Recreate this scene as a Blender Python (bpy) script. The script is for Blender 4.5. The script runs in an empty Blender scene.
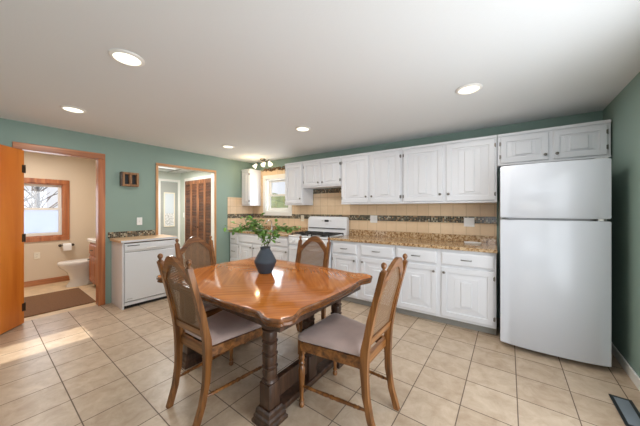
import bpy, bmesh, math, random
from mathutils import Matrix, Vector
random.seed(7)
PI = math.pi
SC = bpy.context.scene
COL = SC.collection

# ------------------------------------------------------------------ camera, sky, sun, window light, exposure
CAM_YAW, CAM_H = .6382, 1.327
cam_data = bpy.data.cameras.new('camera')
cam_data.sensor_width = 36
cam_data.lens = 253.96 / 640 * 36
cam_data.shift_y = -3.33 / 640
cam_data.clip_start = .02
cam = bpy.data.objects.new('camera', cam_data)
COL.objects.link(cam)
cam.location = (0, 0, CAM_H)
cam.rotation_euler = (PI / 2, 0, CAM_YAW)
SC.camera = cam

SC.view_settings.view_transform = 'Standard'
SC.view_settings.look = 'None'
SC.view_settings.gamma = 1
SC.view_settings.use_curve_mapping = False
SC.view_settings.exposure = 0.06

world = bpy.data.worlds.new('sky')
SC.world = world
world.use_nodes = True
_n = world.node_tree.nodes
_bg = _n['Background']
_tc = _n.new('ShaderNodeTexCoord')
_sep = _n.new('ShaderNodeSeparateXYZ')
_rmp = _n.new('ShaderNodeValToRGB')
_rmp.color_ramp.elements[0].position = .0
_rmp.color_ramp.elements[0].color = (.92, .94, 1, 1)
_rmp.color_ramp.elements[1].position = .6
_rmp.color_ramp.elements[1].color = (.72, .82, .97, 1)
world.node_tree.links.new(_tc.outputs['Generated'], _sep.inputs[0])
world.node_tree.links.new(_sep.outputs['Z'], _rmp.inputs[0])
world.node_tree.links.new(_rmp.outputs[0], _bg.inputs['Color'])
_bg.inputs['Strength'].default_value = 1.0


def add_light(name, kind, energy, loc, rot=(0, 0, 0), color=(1, 1, 1), size=None, size_y=None, parent=None, angle=None, spread=None):
    d = bpy.data.lights.new(name, kind)
    d.energy = energy
    d.color = color
    if kind == 'AREA':
        if size_y:
            d.shape = 'RECTANGLE'
            d.size = size
            d.size_y = size_y
        else:
            d.shape = 'DISK'
            d.size = size
        if spread:
            d.spread = spread
    elif kind == 'SUN':
        d.angle = angle or .01
    elif size:
        d.shadow_soft_size = size
    o = bpy.data.objects.new(name, d)
    COL.objects.link(o)
    o.location = loc
    o.rotation_euler = rot
    if parent:
        o.parent = parent
    return o


# sun from behind the camera, low winter sun
add_light('sun', 'SUN', 6.5, (0, -10, 8), (math.radians(90 - 33), 0, 0), (1, .93, .80), angle=.006)
# daylight entering through the rear and right-hand windows
add_light('rear_window_daylight', 'AREA', 14, (.125, -2.32, 1.42), (PI / 2, 0, 0), (.88, .94, 1), .9, 1.2)
add_light('rear_door_daylight', 'AREA', 3, (-3.7, -2.32, 1.1), (PI / 2, 0, 0), (.88, .94, 1), .4, 1.75)
add_light('side_window_daylight', 'AREA', 46, (.74, 1.12, 1.1), (0, PI / 2, 0), (.88, .94, 1), 1.85, 2.0)
add_light('kitchen_window_daylight', 'AREA', 5, (-3.85, 3.70, 1.64), (-PI / 2, 0, .0374), (.88, .94, 1), .5, .6)
add_light('bathroom_window_daylight', 'AREA', 5, (-6.58, .62, 1.3), (0, -PI / 2, 0), (.95, .97, 1), 1.0, .7)
add_light('bathroom_fill', 'AREA', 17, (-5.7, .5, 2.3), (0, 0, 0), (1, .95, .88), .4)  # added fill lamp, out of view, brightens the bathroom; not window daylight
LAMP_W = 8.0

# ------------------------------------------------------------------ helpers
TH = math.atan(.0374)
OX, OY = .782, 3.841
CT, ST = math.cos(TH), math.sin(TH)
HC = 2.35                      # ceiling height
XL = -4.548                    # kitchen left wall


def wb(u, v, z=0):             # a point u along the back wall (0 at its right end), v in front of it
    return (OX + u * CT + v * ST, OY + u * ST - v * CT, z)


def lin(c):
    return tuple((x / 12.92 if x <= .04045 else ((x + .055) / 1.055) ** 2.4) for x in (k / 255 for k in c))


WT = .10                       # left wall thickness
MATS = {}


def mat(name, rgb, rough=.5, metal=0, spec=.5, bump=0, bscale=60, var=0, vscale=4, emit=None, estr=0, coat=0, sheen=0):
    m = bpy.data.materials.new(name)
    m.use_nodes = True
    nt = m.node_tree
    b = nt.nodes['Principled BSDF']
    b.inputs['Base Color'].default_value = (*lin(rgb), 1)
    b.inputs['Roughness'].default_value = rough
    b.inputs['Metallic'].default_value = metal
    b.inputs['Specular IOR Level'].default_value = spec
    b.inputs['Coat Weight'].default_value = coat
    if sheen:
        b.inputs['Sheen Weight'].default_value = sheen
    if emit:
        b.inputs['Emission Color'].default_value = (*lin(emit), 1)
        b.inputs['Emission Strength'].default_value = estr
    if var or bump:
        tc = nt.nodes.new('ShaderNodeTexCoord')
    if var:
        n = nt.nodes.new('ShaderNodeTexNoise')
        n.inputs['Scale'].default_value = vscale
        n.inputs['Detail'].default_value = 4
        r = nt.nodes.new('ShaderNodeValToRGB')
        c = lin(rgb)
        r.color_ramp.elements[0].position = .3
        r.color_ramp.elements[1].position = .7
        r.color_ramp.elements[0].color = (*[k * (1 - var) for k in c], 1)
        r.color_ramp.elements[1].color = (*[min(1, k * (1 + var)) for k in c], 1)
        nt.links.new(tc.outputs['Object'], n.inputs['Vector'])
        nt.links.new(n.outputs['Fac'], r.inputs[0])
        nt.links.new(r.outputs[0], b.inputs['Base Color'])
    if bump:
        n = nt.nodes.new('ShaderNodeTexNoise')
        n.inputs['Scale'].default_value = bscale
        bp = nt.nodes.new('ShaderNodeBump')
        bp.inputs['Strength'].default_value = bump
        bp.inputs['Distance'].default_value = .002
        nt.links.new(tc.outputs['Object'], n.inputs['Vector'])
        nt.links.new(n.outputs['Fac'], bp.inputs['Height'])
        nt.links.new(bp.outputs[0], b.inputs['Normal'])
    MATS[name] = m
    return m


def nodes_of(m):
    return m.node_tree, m.node_tree.nodes['Principled BSDF']


def ramp(nt, stops):
    r = nt.nodes.new('ShaderNodeValToRGB')
    el = r.color_ramp.elements
    while len(el) < len(stops):
        el.new(.5)
    for e, (p, c) in zip(el, stops):
        e.position = p
        e.color = (*lin(c), 1)
    return r


def wood(name, dark, mid, light, rough=.35, axis='Z', scale=14, stretch=.07, coat=0.0):
    m = mat(name, mid, rough, coat=coat)
    nt, b = nodes_of(m)
    tc = nt.nodes.new('ShaderNodeTexCoord')
    mp = nt.nodes.new('ShaderNodeMapping')
    sc = [1, 1, 1]
    sc['XYZ'.index(axis)] = stretch
    mp.inputs['Scale'].default_value = sc
    n = nt.nodes.new('ShaderNodeTexNoise')
    n.inputs['Scale'].default_value = scale
    n.inputs['Detail'].default_value = 6
    n.inputs['Distortion'].default_value = .6
    r = ramp(nt, [(.3, dark), (.5, mid), (.7, light)])
    nt.links.new(tc.outputs['Object'], mp.inputs[0])
    nt.links.new(mp.outputs[0], n.inputs['Vector'])
    nt.links.new(n.outputs['Fac'], r.inputs[0])
    nt.links.new(r.outputs[0], b.inputs['Base Color'])
    return m


def tile_mat(name, c1, c2, grout, size_x, size_y, mortar, plane='XY', off=(0, 0), rough=.35, mottled=.5, bump=.3, rnd=None):
    """grid of square tiles in object coordinates"""
    m = mat(name, c1, rough)
    nt, b = nodes_of(m)
    L = nt.links.new
    tc = nt.nodes.new('ShaderNodeTexCoord')
    sp = nt.nodes.new('ShaderNodeSeparateXYZ')
    cb = nt.nodes.new('ShaderNodeCombineXYZ')
    L(tc.outputs['Object'], sp.inputs[0])
    ax = {'XY': ('X', 'Y'), 'XZ': ('X', 'Z'), 'YZ': ('Y', 'Z')}[plane]
    for k, a in enumerate(ax):
        ad = nt.nodes.new('ShaderNodeMath')
        ad.operation = 'SUBTRACT'
        ad.inputs[1].default_value = off[k] - 100 * (size_x, size_y)[k]
        L(sp.outputs[a], ad.inputs[0])
        L(ad.outputs[0], cb.inputs[k])
    br = nt.nodes.new('ShaderNodeTexBrick')
    br.offset = 0
    br.squash = 1
    br.inputs['Scale'].default_value = 1
    br.inputs['Brick Width'].default_value = size_x
    br.inputs['Row Height'].default_value = size_y
    br.inputs['Mortar Size'].default_value = mortar
    br.inputs['Mortar Smooth'].default_value = .15
    br.inputs['Bias'].default_value = 0
    br.inputs['Color1'].default_value = (0, 0, 0, 1)
    br.inputs['Color2'].default_value = (1, 1, 1, 1)
    br.inputs['Mortar'].default_value = (.5, .5, .5, 1)
    L(cb.outputs[0], br.inputs['Vector'])
    if rnd:
        r = ramp(nt, rnd)
        r.color_ramp.interpolation = 'CONSTANT'
        L(br.outputs['Color'], r.inputs[0])
        base = r.outputs[0]
    else:
        n = nt.nodes.new('ShaderNodeTexNoise')
        n.inputs['Scale'].default_value = 9
        n.inputs['Detail'].default_value = 7
        n.inputs['Roughness'].default_value = .65
        n.inputs['Distortion'].default_value = .5
        L(tc.outputs['Object'], n.inputs['Vector'])
        mx = nt.nodes.new('ShaderNodeMath')
        mx.operation = 'MULTIPLY_ADD'
        mx.inputs[1].default_value = .22
        L(br.outputs['Color'], mx.inputs[0])
        m2 = nt.nodes.new('ShaderNodeMath')
        m2.operation = 'MULTIPLY_ADD'
        m2.inputs[1].default_value = mottled * 1.6
        m2.inputs[2].default_value = .39 - mottled * .8
        L(n.outputs['Fac'], m2.inputs[0])
        L(m2.outputs[0], mx.inputs[2])
        r = ramp(nt, [(.15, c2), (.85, c1)])
        L(mx.outputs[0], r.inputs[0])
        base = r.outputs[0]
    mix = nt.nodes.new('ShaderNodeMixRGB')
    mix.inputs['Color2'].default_value = (*lin(grout), 1)
    L(br.outputs['Fac'], mix.inputs['Fac'])
    L(base, mix.inputs['Color1'])
    L(mix.outputs[0], b.inputs['Base Color'])
    bp = nt.nodes.new('ShaderNodeBump')
    bp.invert = True
    bp.inputs['Strength'].default_value = bump
    bp.inputs['Distance'].default_value = .003
    L(br.outputs['Fac'], bp.inputs['Height'])
    L(bp.outputs[0], b.inputs['Normal'])
    rr = nt.nodes.new('ShaderNodeMapRange')
    rr.inputs['To Min'].default_value = rough
    rr.inputs['To Max'].default_value = .9
    L(br.outputs['Fac'], rr.inputs['Value'])
    L(rr.outputs[0], b.inputs['Roughness'])
    return m


class MB:
    """collects shapes, then links them as ONE mesh object"""

    def __init__(s):
        s.bm = bmesh.new()

    def box(s, x0, x1, y0, y1, z0, z1, bev=0, seg=2):
        x0, x1 = min(x0, x1), max(x0, x1)
        y0, y1 = min(y0, y1), max(y0, y1)
        z0, z1 = min(z0, z1), max(z0, z1)
        r = bmesh.ops.create_cube(s.bm, size=1)
        vs = r['verts']
        for v in vs:
            v.co = ((x0 + x1) / 2 + v.co.x * (x1 - x0), (y0 + y1) / 2 + v.co.y * (y1 - y0), (z0 + z1) / 2 + v.co.z * (z1 - z0))
        if bev:
            es = {e for v in vs for e in v.link_edges}
            bmesh.ops.bevel(s.bm, geom=list(es), offset=min(bev, .45 * min(x1 - x0, y1 - y0, z1 - z0)), segments=seg, affect='EDGES', profile=.5)
        return s

    def ngon(s, pts):
        return s.bm.faces.new([s.bm.verts.new(p) for p in pts])

    def loft(s, rings, cap=True, closed=True):
        vr = [[s.bm.verts.new(p) for p in r] for r in rings]
        n = len(rings[0])
        for a, b in zip(vr, vr[1:]):
            for i in range(n if closed else n - 1):
                j = (i + 1) % n
                s.bm.faces.new((a[i], a[j], b[j], b[i]))
        if cap:
            s.bm.faces.new(vr[0][::-1])
            s.bm.faces.new(vr[-1])
        return s

    def lathe(s, prof, loc=(0, 0, 0), axis='Z', n=20, sq=0):
        """prof: (radius, height) pairs; sq>0 squares the section up"""
        rings = []
        for r, h in prof:
            ring = []
            for k in range(n):
                a = 2 * PI * k / n + PI / n
                f = 1
                if sq:
                    f = 1 / (abs(math.cos(a)) ** sq + abs(math.sin(a)) ** sq) ** (1 / sq)
                x, y = r * f * math.cos(a), r * f * math.sin(a)
                if axis == 'Z':
                    p = (x, y, h)
                elif axis == 'Y':
                    p = (x, -h, y)      # grows towards -y
                else:
                    p = (h, x, y)
                ring.append((loc[0] + p[0], loc[1] + p[1], loc[2] + p[2]))
            rings.append(ring)
        return s.loft(rings)

    def tube(s, pts, rad, n=8):
        pts = [Vector(p) for p in pts]
        rads = rad if isinstance(rad, (list, tuple)) else [rad] * len(pts)
        rings = []
        up = Vector((0, 0, 1))
        for i, p in enumerate(pts):
            t = (pts[min(i + 1, len(pts) - 1)] - pts[max(i - 1, 0)]).normalized()
            a = up if abs(t.dot(up)) < .95 else Vector((1, 0, 0))
            x = t.cross(a).normalized()
            y = t.cross(x).normalized()
            rings.append([p + (x * math.cos(2 * PI * k / n) + y * math.sin(2 * PI * k / n)) * rads[i] for k in range(n)])
        return s.loft(rings)

    def rod(s, a, b, prof, n=10):
        """turned rod between two points; prof: (position 0..1, radius)"""
        a, b = Vector(a), Vector(b)
        return s.tube([a.lerp(b, t) for t, r in prof], [r for t, r in prof], n)

    def rectpath(s, stations):
        """stations: (x, y, z, half width x, half depth y)"""
        return s.loft([[(x - w, y - d, z), (x + w, y - d, z), (x + w, y + d, z), (x - w, y + d, z)] for x, y, z, w, d in stations])

    def rings_panel(s, w, h, spec, x0=0, z0=0):
        """concentric rectangles (inset x, inset z, y)"""
        return s.loft([[(x0 + ix, y, z0 + iz), (x0 + w - ix, y, z0 + iz), (x0 + w - ix, y, z0 + h - iz), (x0 + ix, y, z0 + h - iz)] for ix, iz, y in spec])

    def build(s, name, m, parent=None, loc=(0, 0, 0), rz=0, smooth=False, auto=True):
        bmesh.ops.recalc_face_normals(s.bm, faces=s.bm.faces)
        me = bpy.data.meshes.new(name)
        s.bm.to_mesh(me)
        s.bm.free()
        me.materials.append(m)
        if smooth:
            for p in me.polygons:
                p.use_smooth = True
            if auto:
                try:
                    me.set_sharp_from_angle(angle=math.radians(40))
                except Exception:
                    pass
        o = bpy.data.objects.new(name, me)
        COL.objects.link(o)
        o.location = loc
        o.rotation_euler = (0, 0, rz)
        if parent:
            o.parent = parent
        return o


def tag(o, label, cat=None, group=None, kind=None):
    o['label'] = label
    if cat:
        o['category'] = cat
    if group:
        o['group'] = group
    if kind:
        o['kind'] = kind
    return o


def thing(name, label, cat, loc=(0, 0, 0), rz=0, group=None, kind=None):
    o = bpy.data.objects.new(name, None)
    COL.objects.link(o)
    o.empty_display_size = .05
    o.location = loc
    o.rotation_euler = (0, 0, rz)
    return tag(o, label, cat, group, kind)


CHILDREN = {}


def copy_tree(o, loc=None, rz=None, label=None, parent=None):
    c = o.copy()
    COL.objects.link(c)
    c.parent = parent
    if loc is not None:
        c.location = loc
    if rz is not None:
        c.rotation_euler = (0, 0, rz)
    if label:
        c['label'] = label
    for ch in [k for k in COL.objects if k.parent == o]:
        copy_tree(ch, parent=c)
    return c


def wall_boxes(mb, axis, t0, t1, a0, a1, z0, z1, holes):
    """wall with rectangular openings; axis 'x' = runs along x, thickness y t0..t1"""
    As = sorted({a0, a1, *[h[0] for h in holes], *[h[1] for h in holes]})
    Zs = sorted({z0, z1, *[h[2] for h in holes], *[h[3] for h in holes]})
    for p, q in zip(As, As[1:]):
        for r, s_ in zip(Zs, Zs[1:]):
            ca, cz = (p + q) / 2, (r + s_) / 2
            if any(h[0] < ca < h[1] and h[2] < cz < h[3] for h in holes):
                continue
            if axis == 'x':
                mb.box(p, q, t0, t1, r, s_)
            else:
                mb.box(t0, t1, p, q, r, s_)
    return mb


# ------------------------------------------------------------------ materials
M_teal = mat('sage green wall paint', (138, 160, 149), .6, bump=.15, bscale=150)
M_ceil = mat('white ceiling paint', (224, 226, 226), .85, bump=.25, bscale=90)
M_tan = mat('tan bathroom paint', (222, 205, 183), .8)
M_hall = mat('pale hall paint', (205, 210, 200), .8)
M_floor = tile_mat('beige ceramic floor tile', (207, 188, 165), (163, 138, 112), (108, 92, 78), .3125, .313, .0035, 'XY', (-.263, .388), .32, .75, .25)
M_vinyl = mat('tan bathroom vinyl', (214, 186, 150), .5, var=.12, vscale=8)
M_white = mat('white cabinet paint', (221, 222, 225), .38, bump=.03, bscale=40)
M_enamel = mat('white appliance enamel', (228, 230, 233), .2, coat=.3)
M_fridge = mat('white fridge enamel', (207, 210, 216), .24, coat=.08, bump=.05, bscale=420)
M_trimwhite = mat('white trim paint', (238, 236, 230), .4)
M_plastic = mat('white plastic', (240, 240, 238), .35)
M_plate = mat('cream plastic', (236, 228, 210), .35)
M_black = mat('black plastic', (22, 22, 24), .45)
M_iron = mat('black cast iron', (24, 24, 25), .6)
M_dark = mat('dark shadow gap', (40, 42, 42), .8)
M_nickel = mat('brushed nickel', (130, 126, 120), .3, 1)
M_chrome = mat('chrome', (215, 215, 218), .12, 1)
M_bronze = mat('dark bronze', (70, 60, 50), .4, .8)
M_trim = wood('honey oak trim', (140, 78, 42), (176, 106, 62), (198, 130, 82), .35, 'Z', 20, .06)
M_trimh = wood('honey oak head trim', (150, 92, 58), (184, 120, 78), (206, 146, 104), .35, 'Y', 20, .06)
M_trimx = wood('oak sill trim', (140, 78, 42), (176, 106, 62), (198, 130, 82), .35, 'X', 20, .06)
M_pine = wood('pale pine trim', (176, 124, 80), (198, 146, 98), (214, 166, 120), .4, 'Z', 20, .06)
M_pineh = wood('pale pine head trim', (176, 124, 80), (198, 146, 98), (214, 166, 120), .4, 'Y', 20, .06)
M_door = wood('amber birch door', (186, 96, 28), (206, 118, 40), (220, 138, 58), .3, 'Z', 5, .12, coat=.3)
M_bifold = wood('dark walnut bifold', (54, 28, 14), (84, 46, 24), (112, 66, 38), .35, 'X', 22, .1)
M_bifstile = wood('lighter walnut stile', (96, 58, 34), (134, 86, 54), (164, 112, 76), .35, 'Z', 22, .1)
M_chair = wood('medium oak chair wood', (70, 40, 15), (120, 74, 32), (154, 103, 54), .32, 'Z', 30, .08, coat=.3)
M_chairx = wood('medium oak chair rail', (70, 40, 15), (120, 74, 32), (154, 103, 54), .32, 'X', 30, .08, coat=.3)
M_trestle = wood('dark oak trestle wood', (36, 22, 14), (62, 40, 27), (86, 60, 42), .4, 'Z', 30, .1, coat=.2)
M_vanity = wood('reddish vanity wood', (140, 78, 44), (170, 100, 60), (190, 122, 80), .4, 'Z', 20, .08)
M_vase = mat('matte slate blue ceramic', (58, 66, 76), .6)
M_leaf = mat('fresh green leaf', (112, 156, 66), .45, var=.45, vscale=14)
M_stem = mat('brown green twig', (88, 84, 50), .6)
M_seat = mat('mauve grey velvet', (176, 154, 146), .9, var=.12, vscale=7, bump=.2, bscale=200, sheen=.4)
M_mat = mat('brown bath mat', (122, 86, 56), .95, var=.15, vscale=60, bump=.6, bscale=200)
M_porcelain = mat('porcelain', (238, 234, 228), .15, coat=.4)
M_paper = mat('white tissue', (244, 242, 240), .9)
M_laminate = mat('tan laminate', (212, 178, 140), .4, var=.12, vscale=40)
M_snow = mat('snowy ground', (225, 230, 240), .9)
M_bark = mat('grey bark', (120, 112, 108), .9)
M_hedge = mat('hillside green', (104, 112, 80), .9, var=.3, vscale=3)
M_grey = mat('grey door paint', (168, 170, 164), .5)
M_grid = mat('ceiling grid grey', (170, 172, 170), .7)
M_steel = mat('galvanised steel', (130, 138, 146), .4, .7)
M_tilefield = tile_mat('tan wall tile', (234, 210, 178), (212, 182, 146), (198, 172, 139), .153, .153, .0035, 'XZ', (0, 0), .35, .35, .3)
M_tilefieldL = tile_mat('tan side wall tile', (234, 210, 178), (212, 182, 146), (198, 172, 139), .153, .153, .0035, 'YZ', (0, 0), .35, .35, .3)
MOS = [(0, (36, 38, 36)), (.25, (176, 170, 150)), (.36, (84, 66, 46)), (.58, (120, 118, 100)), (.70, (50, 60, 54)), (.9, (160, 130, 96))]
M_mosaic = tile_mat('glass mosaic', (60, 60, 60), (60, 60, 60), (150, 138, 118), .0206, .0206, .0018, 'XZ', (0, 0), .15, 0, .2, MOS)
M_mosaicL = tile_mat('glass mosaic side', (60, 60, 60), (60, 60, 60), (150, 138, 118), .0206, .0206, .0018, 'YZ', (0, 0), .15, 0, .2, MOS)


def granite():
    m = mat('golden brown granite', (170, 128, 80), .15, coat=.3)
    nt, b = nodes_of(m)
    L = nt.links.new
    tc = nt.nodes.new('ShaderNodeTexCoord')
    n1 = nt.nodes.new('ShaderNodeTexNoise')
    n1.inputs['Scale'].default_value = 32
    n1.inputs['Detail'].default_value = 8
    n1.inputs['Roughness'].default_value = .8
    L(tc.outputs['Object'], n1.inputs['Vector'])
    r = ramp(nt, [(.36, (44, 34, 28)), (.44, (136, 100, 64)), (.51, (186, 152, 110)), (.59, (218, 196, 164)), (.68, (110, 82, 58))])
    L(n1.outputs['Fac'], r.inputs[0])
    L(r.outputs[0], b.inputs['Base Color'])
    return m


M_granite = granite()


def table_top_mat():
    m = mat('matched walnut veneer', (168, 98, 44), .11, spec=.45, coat=.2)
    nt, b = nodes_of(m)
    L = nt.links.new
    tc = nt.nodes.new('ShaderNodeTexCoord')
    sp = nt.nodes.new('ShaderNodeSeparateXYZ')
    L(tc.outputs['Object'], sp.inputs[0])

    def mth(op, a, b_=None, v=None):
        k = nt.nodes.new('ShaderNodeMath')
        k.operation = op
        L(a, k.inputs[0])
        if b_ is not None:
            L(b_, k.inputs[1])
        elif v is not None:
            k.inputs[1].default_value = v
        return k.outputs[0]
    ax, ay = mth('ABSOLUTE', sp.outputs['X']), mth('ABSOLUTE', sp.outputs['Y'])
    p = mth('MULTIPLY', mth('ADD', ax, ay), v=26)
    q = mth('MULTIPLY', mth('SUBTRACT', ax, ay), v=1.6)
    cb = nt.nodes.new('ShaderNodeCombineXYZ')
    L(p, cb.inputs[0])
    L(q, cb.inputs[1])
    n = nt.nodes.new('ShaderNodeTexNoise')
    n.inputs['Scale'].default_value = 1.1
    n.inputs['Detail'].default_value = 5
    n.inputs['Distortion'].default_value = .05
    L(cb.outputs[0], n.inputs['Vector'])
    r = ramp(nt, [(.3, (160, 88, 34)), (.5, (182, 104, 42)), (.72, (200, 124, 56))])
    L(n.outputs['Fac'], r.inputs[0])
    L(r.outputs[0], b.inputs['Base Color'])
    return m


M_top = table_top_mat()


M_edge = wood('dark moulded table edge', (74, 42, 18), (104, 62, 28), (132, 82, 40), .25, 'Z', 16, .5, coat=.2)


def cane_mat():
    m = mat('woven cane', (138, 109, 82), .7)
    nt, b = nodes_of(m)
    L = nt.links.new
    tc = nt.nodes.new('ShaderNodeTexCoord')
    sp = nt.nodes.new('ShaderNodeSeparateXYZ')
    L(tc.outputs['Object'], sp.inputs[0])
    outs = []
    for a in ('X', 'Z'):
        k = nt.nodes.new('ShaderNodeMath')
        k.operation = 'MULTIPLY'
        k.inputs[1].default_value = 2 * PI / .012
        L(sp.outputs[a], k.inputs[0])
        s_ = nt.nodes.new('ShaderNodeMath')
        s_.operation = 'SINE'
        L(k.outputs[0], s_.inputs[0])
        outs.append(s_.outputs[0])
    mn = nt.nodes.new('ShaderNodeMath')
    mn.operation = 'MINIMUM'
    L(outs[0], mn.inputs[0])
    L(outs[1], mn.inputs[1])
    gt = nt.nodes.new('ShaderNodeMath')
    gt.operation = 'LESS_THAN'
    gt.inputs[1].default_value = -.42
    L(mn.outputs[0], gt.inputs[0])
    L(gt.outputs[0], b.inputs['Alpha'])
    return m


M_cane = cane_mat()


def glass_mat(name, tint=(1, 1, 1), refl=.06):
    m = bpy.data.materials.new(name)
    m.use_nodes = True
    nt = m.node_tree
    nt.nodes.clear()
    o = nt.nodes.new('ShaderNodeOutputMaterial')
    t = nt.nodes.new('ShaderNodeBsdfTransparent')
    t.inputs[0].default_value = (*tint, 1)
    g = nt.nodes.new('ShaderNodeBsdfGlossy')
    g.inputs['Roughness'].default_value = .02
    mx = nt.nodes.new('ShaderNodeMixShader')
    mx.inputs[0].default_value = refl
    nt.links.new(t.outputs[0], mx.inputs[1])
    nt.links.new(g.outputs[0], mx.inputs[2])
    nt.links.new(mx.outputs[0], o.inputs[0])
    return m


M_glass = glass_mat('window glass')


def frosted_mat():
    m = bpy.data.materials.new('frosted glass')
    m.use_nodes = True
    nt = m.node_tree
    nt.nodes.clear()
    o = nt.nodes.new('ShaderNodeOutputMaterial')
    t = nt.nodes.new('ShaderNodeBsdfTranslucent')
    t.inputs[0].default_value = (.86, .9, 1, 1)
    g = nt.nodes.new('ShaderNodeBsdfTransparent')
    mx = nt.nodes.new('ShaderNodeMixShader')
    mx.inputs[0].default_value = .25
    nt.links.new(t.outputs[0], mx.inputs[1])
    nt.links.new(g.outputs[0], mx.inputs[2])
    nt.links.new(mx.outputs[0], o.inputs[0])
    return m


M_frost = frosted_mat()


def lamp_mat(name, col, strength):
    m = bpy.data.materials.new(name)
    m.use_nodes = True
    nt = m.node_tree
    nt.nodes.clear()
    o = nt.nodes.new('ShaderNodeOutputMaterial')
    e = nt.nodes.new('ShaderNodeEmission')
    e.inputs[0].default_value = (*lin(col), 1)
    e.inputs[1].default_value = strength
    nt.links.new(e.outputs[0], o.inputs[0])
    return m


M_lens = lamp_mat('lit lamp lens', (255, 248, 226), 2.2)
M_bulb = lamp_mat('lit glass shade', (255, 244, 214), 2.0)
M_panel = lamp_mat('lit hall ceiling panel', (255, 252, 246), 1.3)

# ------------------------------------------------------------------ the setting


def struct(name, mb, m, label, cat, loc=(0, 0, 0), rz=0):
    return tag(mb.build(name, m, None, loc, rz), label, cat, kind='structure')


XR = .782
YREAR = -2.4
struct('floor', MB().box(XL - .06, XR + .1, YREAR - .1, 3.98, -.08, 0), M_floor, 'beige square ceramic tile kitchen floor with darker grout', 'floor')
struct('ceiling', MB().box(XL - .12, XR + .1, YREAR - .12, 3.98, HC, HC + .1), M_ceil, 'white painted kitchen ceiling with recessed lights', 'ceiling')
# left wall with the bathroom doorway and the hall doorway
BD0, BD1, BDZ = .31, .99, 2.03
HD0, HD1, HDZ = 1.737, 2.712, 2.04
struct('wall_left', wall_boxes(MB(), 'y', XL - WT, XL, YREAR - .12, 3.9, 0, HC, [(BD0 - .016, BD1 + .016, 0, BDZ + .016), (HD0 - .016, HD1 + .016, 0, HDZ + .016)]), M_teal,
       'sage green left wall with two doorways in oak casings', 'wall')
struct('wall_right', wall_boxes(MB(), 'y', XR, XR + .12, YREAR - .12, 3.98, 0, HC, [(.05, 2.15, .08, 2.05)]), M_teal,
       'sage green right wall beside the white refrigerator', 'wall')
WU0, WU1, WZ0, WZ1 = -4.915, -4.285, 1.29, 1.965
w = struct('wall_back', wall_boxes(MB(), 'x', 0, .14, -5.45, .2, 0, HC, [(WU0, WU1, WZ0, WZ1)]), M_teal,
           'sage green back wall behind the white kitchen cabinets', 'wall', (OX, OY, 0), TH)
struct('wall_rear', wall_boxes(MB(), 'x', YREAR - .12, YREAR, XL - .1, XR + .1, 0, HC, [(-.35, .6, .8, 2.0), (-3.93, -3.47, .15, 2.16)]), M_teal,
       'sage green wall behind the camera with a window and a glazed door', 'wall')


def window(name, label, loc, rz, w, h, depth=.09, sash=.045, mid=.5, bars=0, low=None, frame_mat=None, casing=None, cas_w=.08, cas_mat=None, stool=False):
    """double-hung window filling an opening of w x h; local x across, inside faces -y"""
    o = thing(name, label, 'window', loc, rz, kind='structure')
    fm = frame_mat or M_trimwhite
    f = MB()
    f.box(0, .02, .005, .118, 0, h).box(w - .02, w, .005, .118, 0, h).box(.02, w - .02, .005, .118, 0, .02).box(.02, w - .02, .005, .118, h - .02, h)
    f.build('window_frame', cas_mat or fm, o)
    mz = h * mid
    for k, (z0, z1, y0) in enumerate(((.02, mz + .02, .045), (mz - .02, h - .02, .08))):
        s_ = MB()
        s_.box(.02, .02 + sash, y0, y0 + .03, z0, z1, .003).box(w - .02 - sash, w - .02, y0, y0 + .03, z0, z1, .003)
        s_.box(.02 + sash, w - .02 - sash, y0, y0 + .03, z0, z0 + sash * (.9 if k else 1.2), .003).box(.02 + sash, w - .02 - sash, y0, y0 + .03, z1 - sash * .9, z1, .003)
        for b in range(bars):
            x = .02 + sash + (w - .04 - 2 * sash) * (b + 1) / (bars + 1)
            s_.box(x - .008, x + .008, y0 + .005, y0 + .025, z0 + .03, z1 - .03)
        so = s_.build('sash', fm, o)
        g = MB().box(.02 + sash, w - .02 - sash, y0 + .012, y0 + .016, z0 + .04, z1 - .04)
        g.build('pane', (low or M_glass) if k == 0 else M_glass, so)
    if casing:
        c = MB()
        t = .02
        c.box(-cas_w, 0, -t, -.001, 0, h, .004).box(w, w + cas_w, -t, -.001, 0, h, .004)
        c.box(-cas_w, w + cas_w, -t, -.001, h, h + cas_w, .004).box(-cas_w, w + cas_w, -t, -.001, -cas_w, 0, .004)
        if stool:
            c.box(-cas_w, w + cas_w, -.05, -t, -.012, .012, .004)
        c.build('casing', casing, o)
    return o


# kitchen window
x, y, _ = wb(WU0, 0)
window('window_1', 'white double-hung kitchen window above the sink', (x, y, WZ0), TH, WU1 - WU0, WZ1 - WZ0, casing=M_trimwhite, cas_w=.085)
# bathroom shell and window
XB = -6.64
struct('floor_bathroom', MB().box(XB - .1, XL - .06, -.6, 1.66, -.08, .0), M_vinyl, 'tan vinyl bathroom floor', 'floor')
struct('ceiling_bathroom', MB().box(XB - .1, XL - .12, -.6, 1.66, HC, HC + .1), M_ceil, 'white bathroom ceiling', 'ceiling')
struct('wall_bathroom_far', wall_boxes(MB(), 'y', XB - .12, XB, -.6, 1.66, 0, HC, [(.28, .955, .84, 1.8)]), M_tan, 'tan bathroom wall with the oak framed window', 'wall')
struct('wall_bathroom_left', MB().box(XB, XL - WT - .01, -.6, -.5, 0, HC), M_tan, 'tan bathroom wall hidden behind the open door', 'wall')
struct('wall_bathroom_right', MB().box(XB, XL - WT - .01, 1.60, 1.63, 0, HC), M_tan, 'tan bathroom wall behind the toilet and vanity', 'wall')
struct('wall_bathroom_front', wall_boxes(MB(), 'y', XL - WT - .009, XL - WT - .001, -.5, 1.60, 0, HC, [(BD0 - .016, BD1 + .016, 0, BDZ + .016)]), M_tan, 'tan bathroom side of the doorway wall', 'wall')
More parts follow.
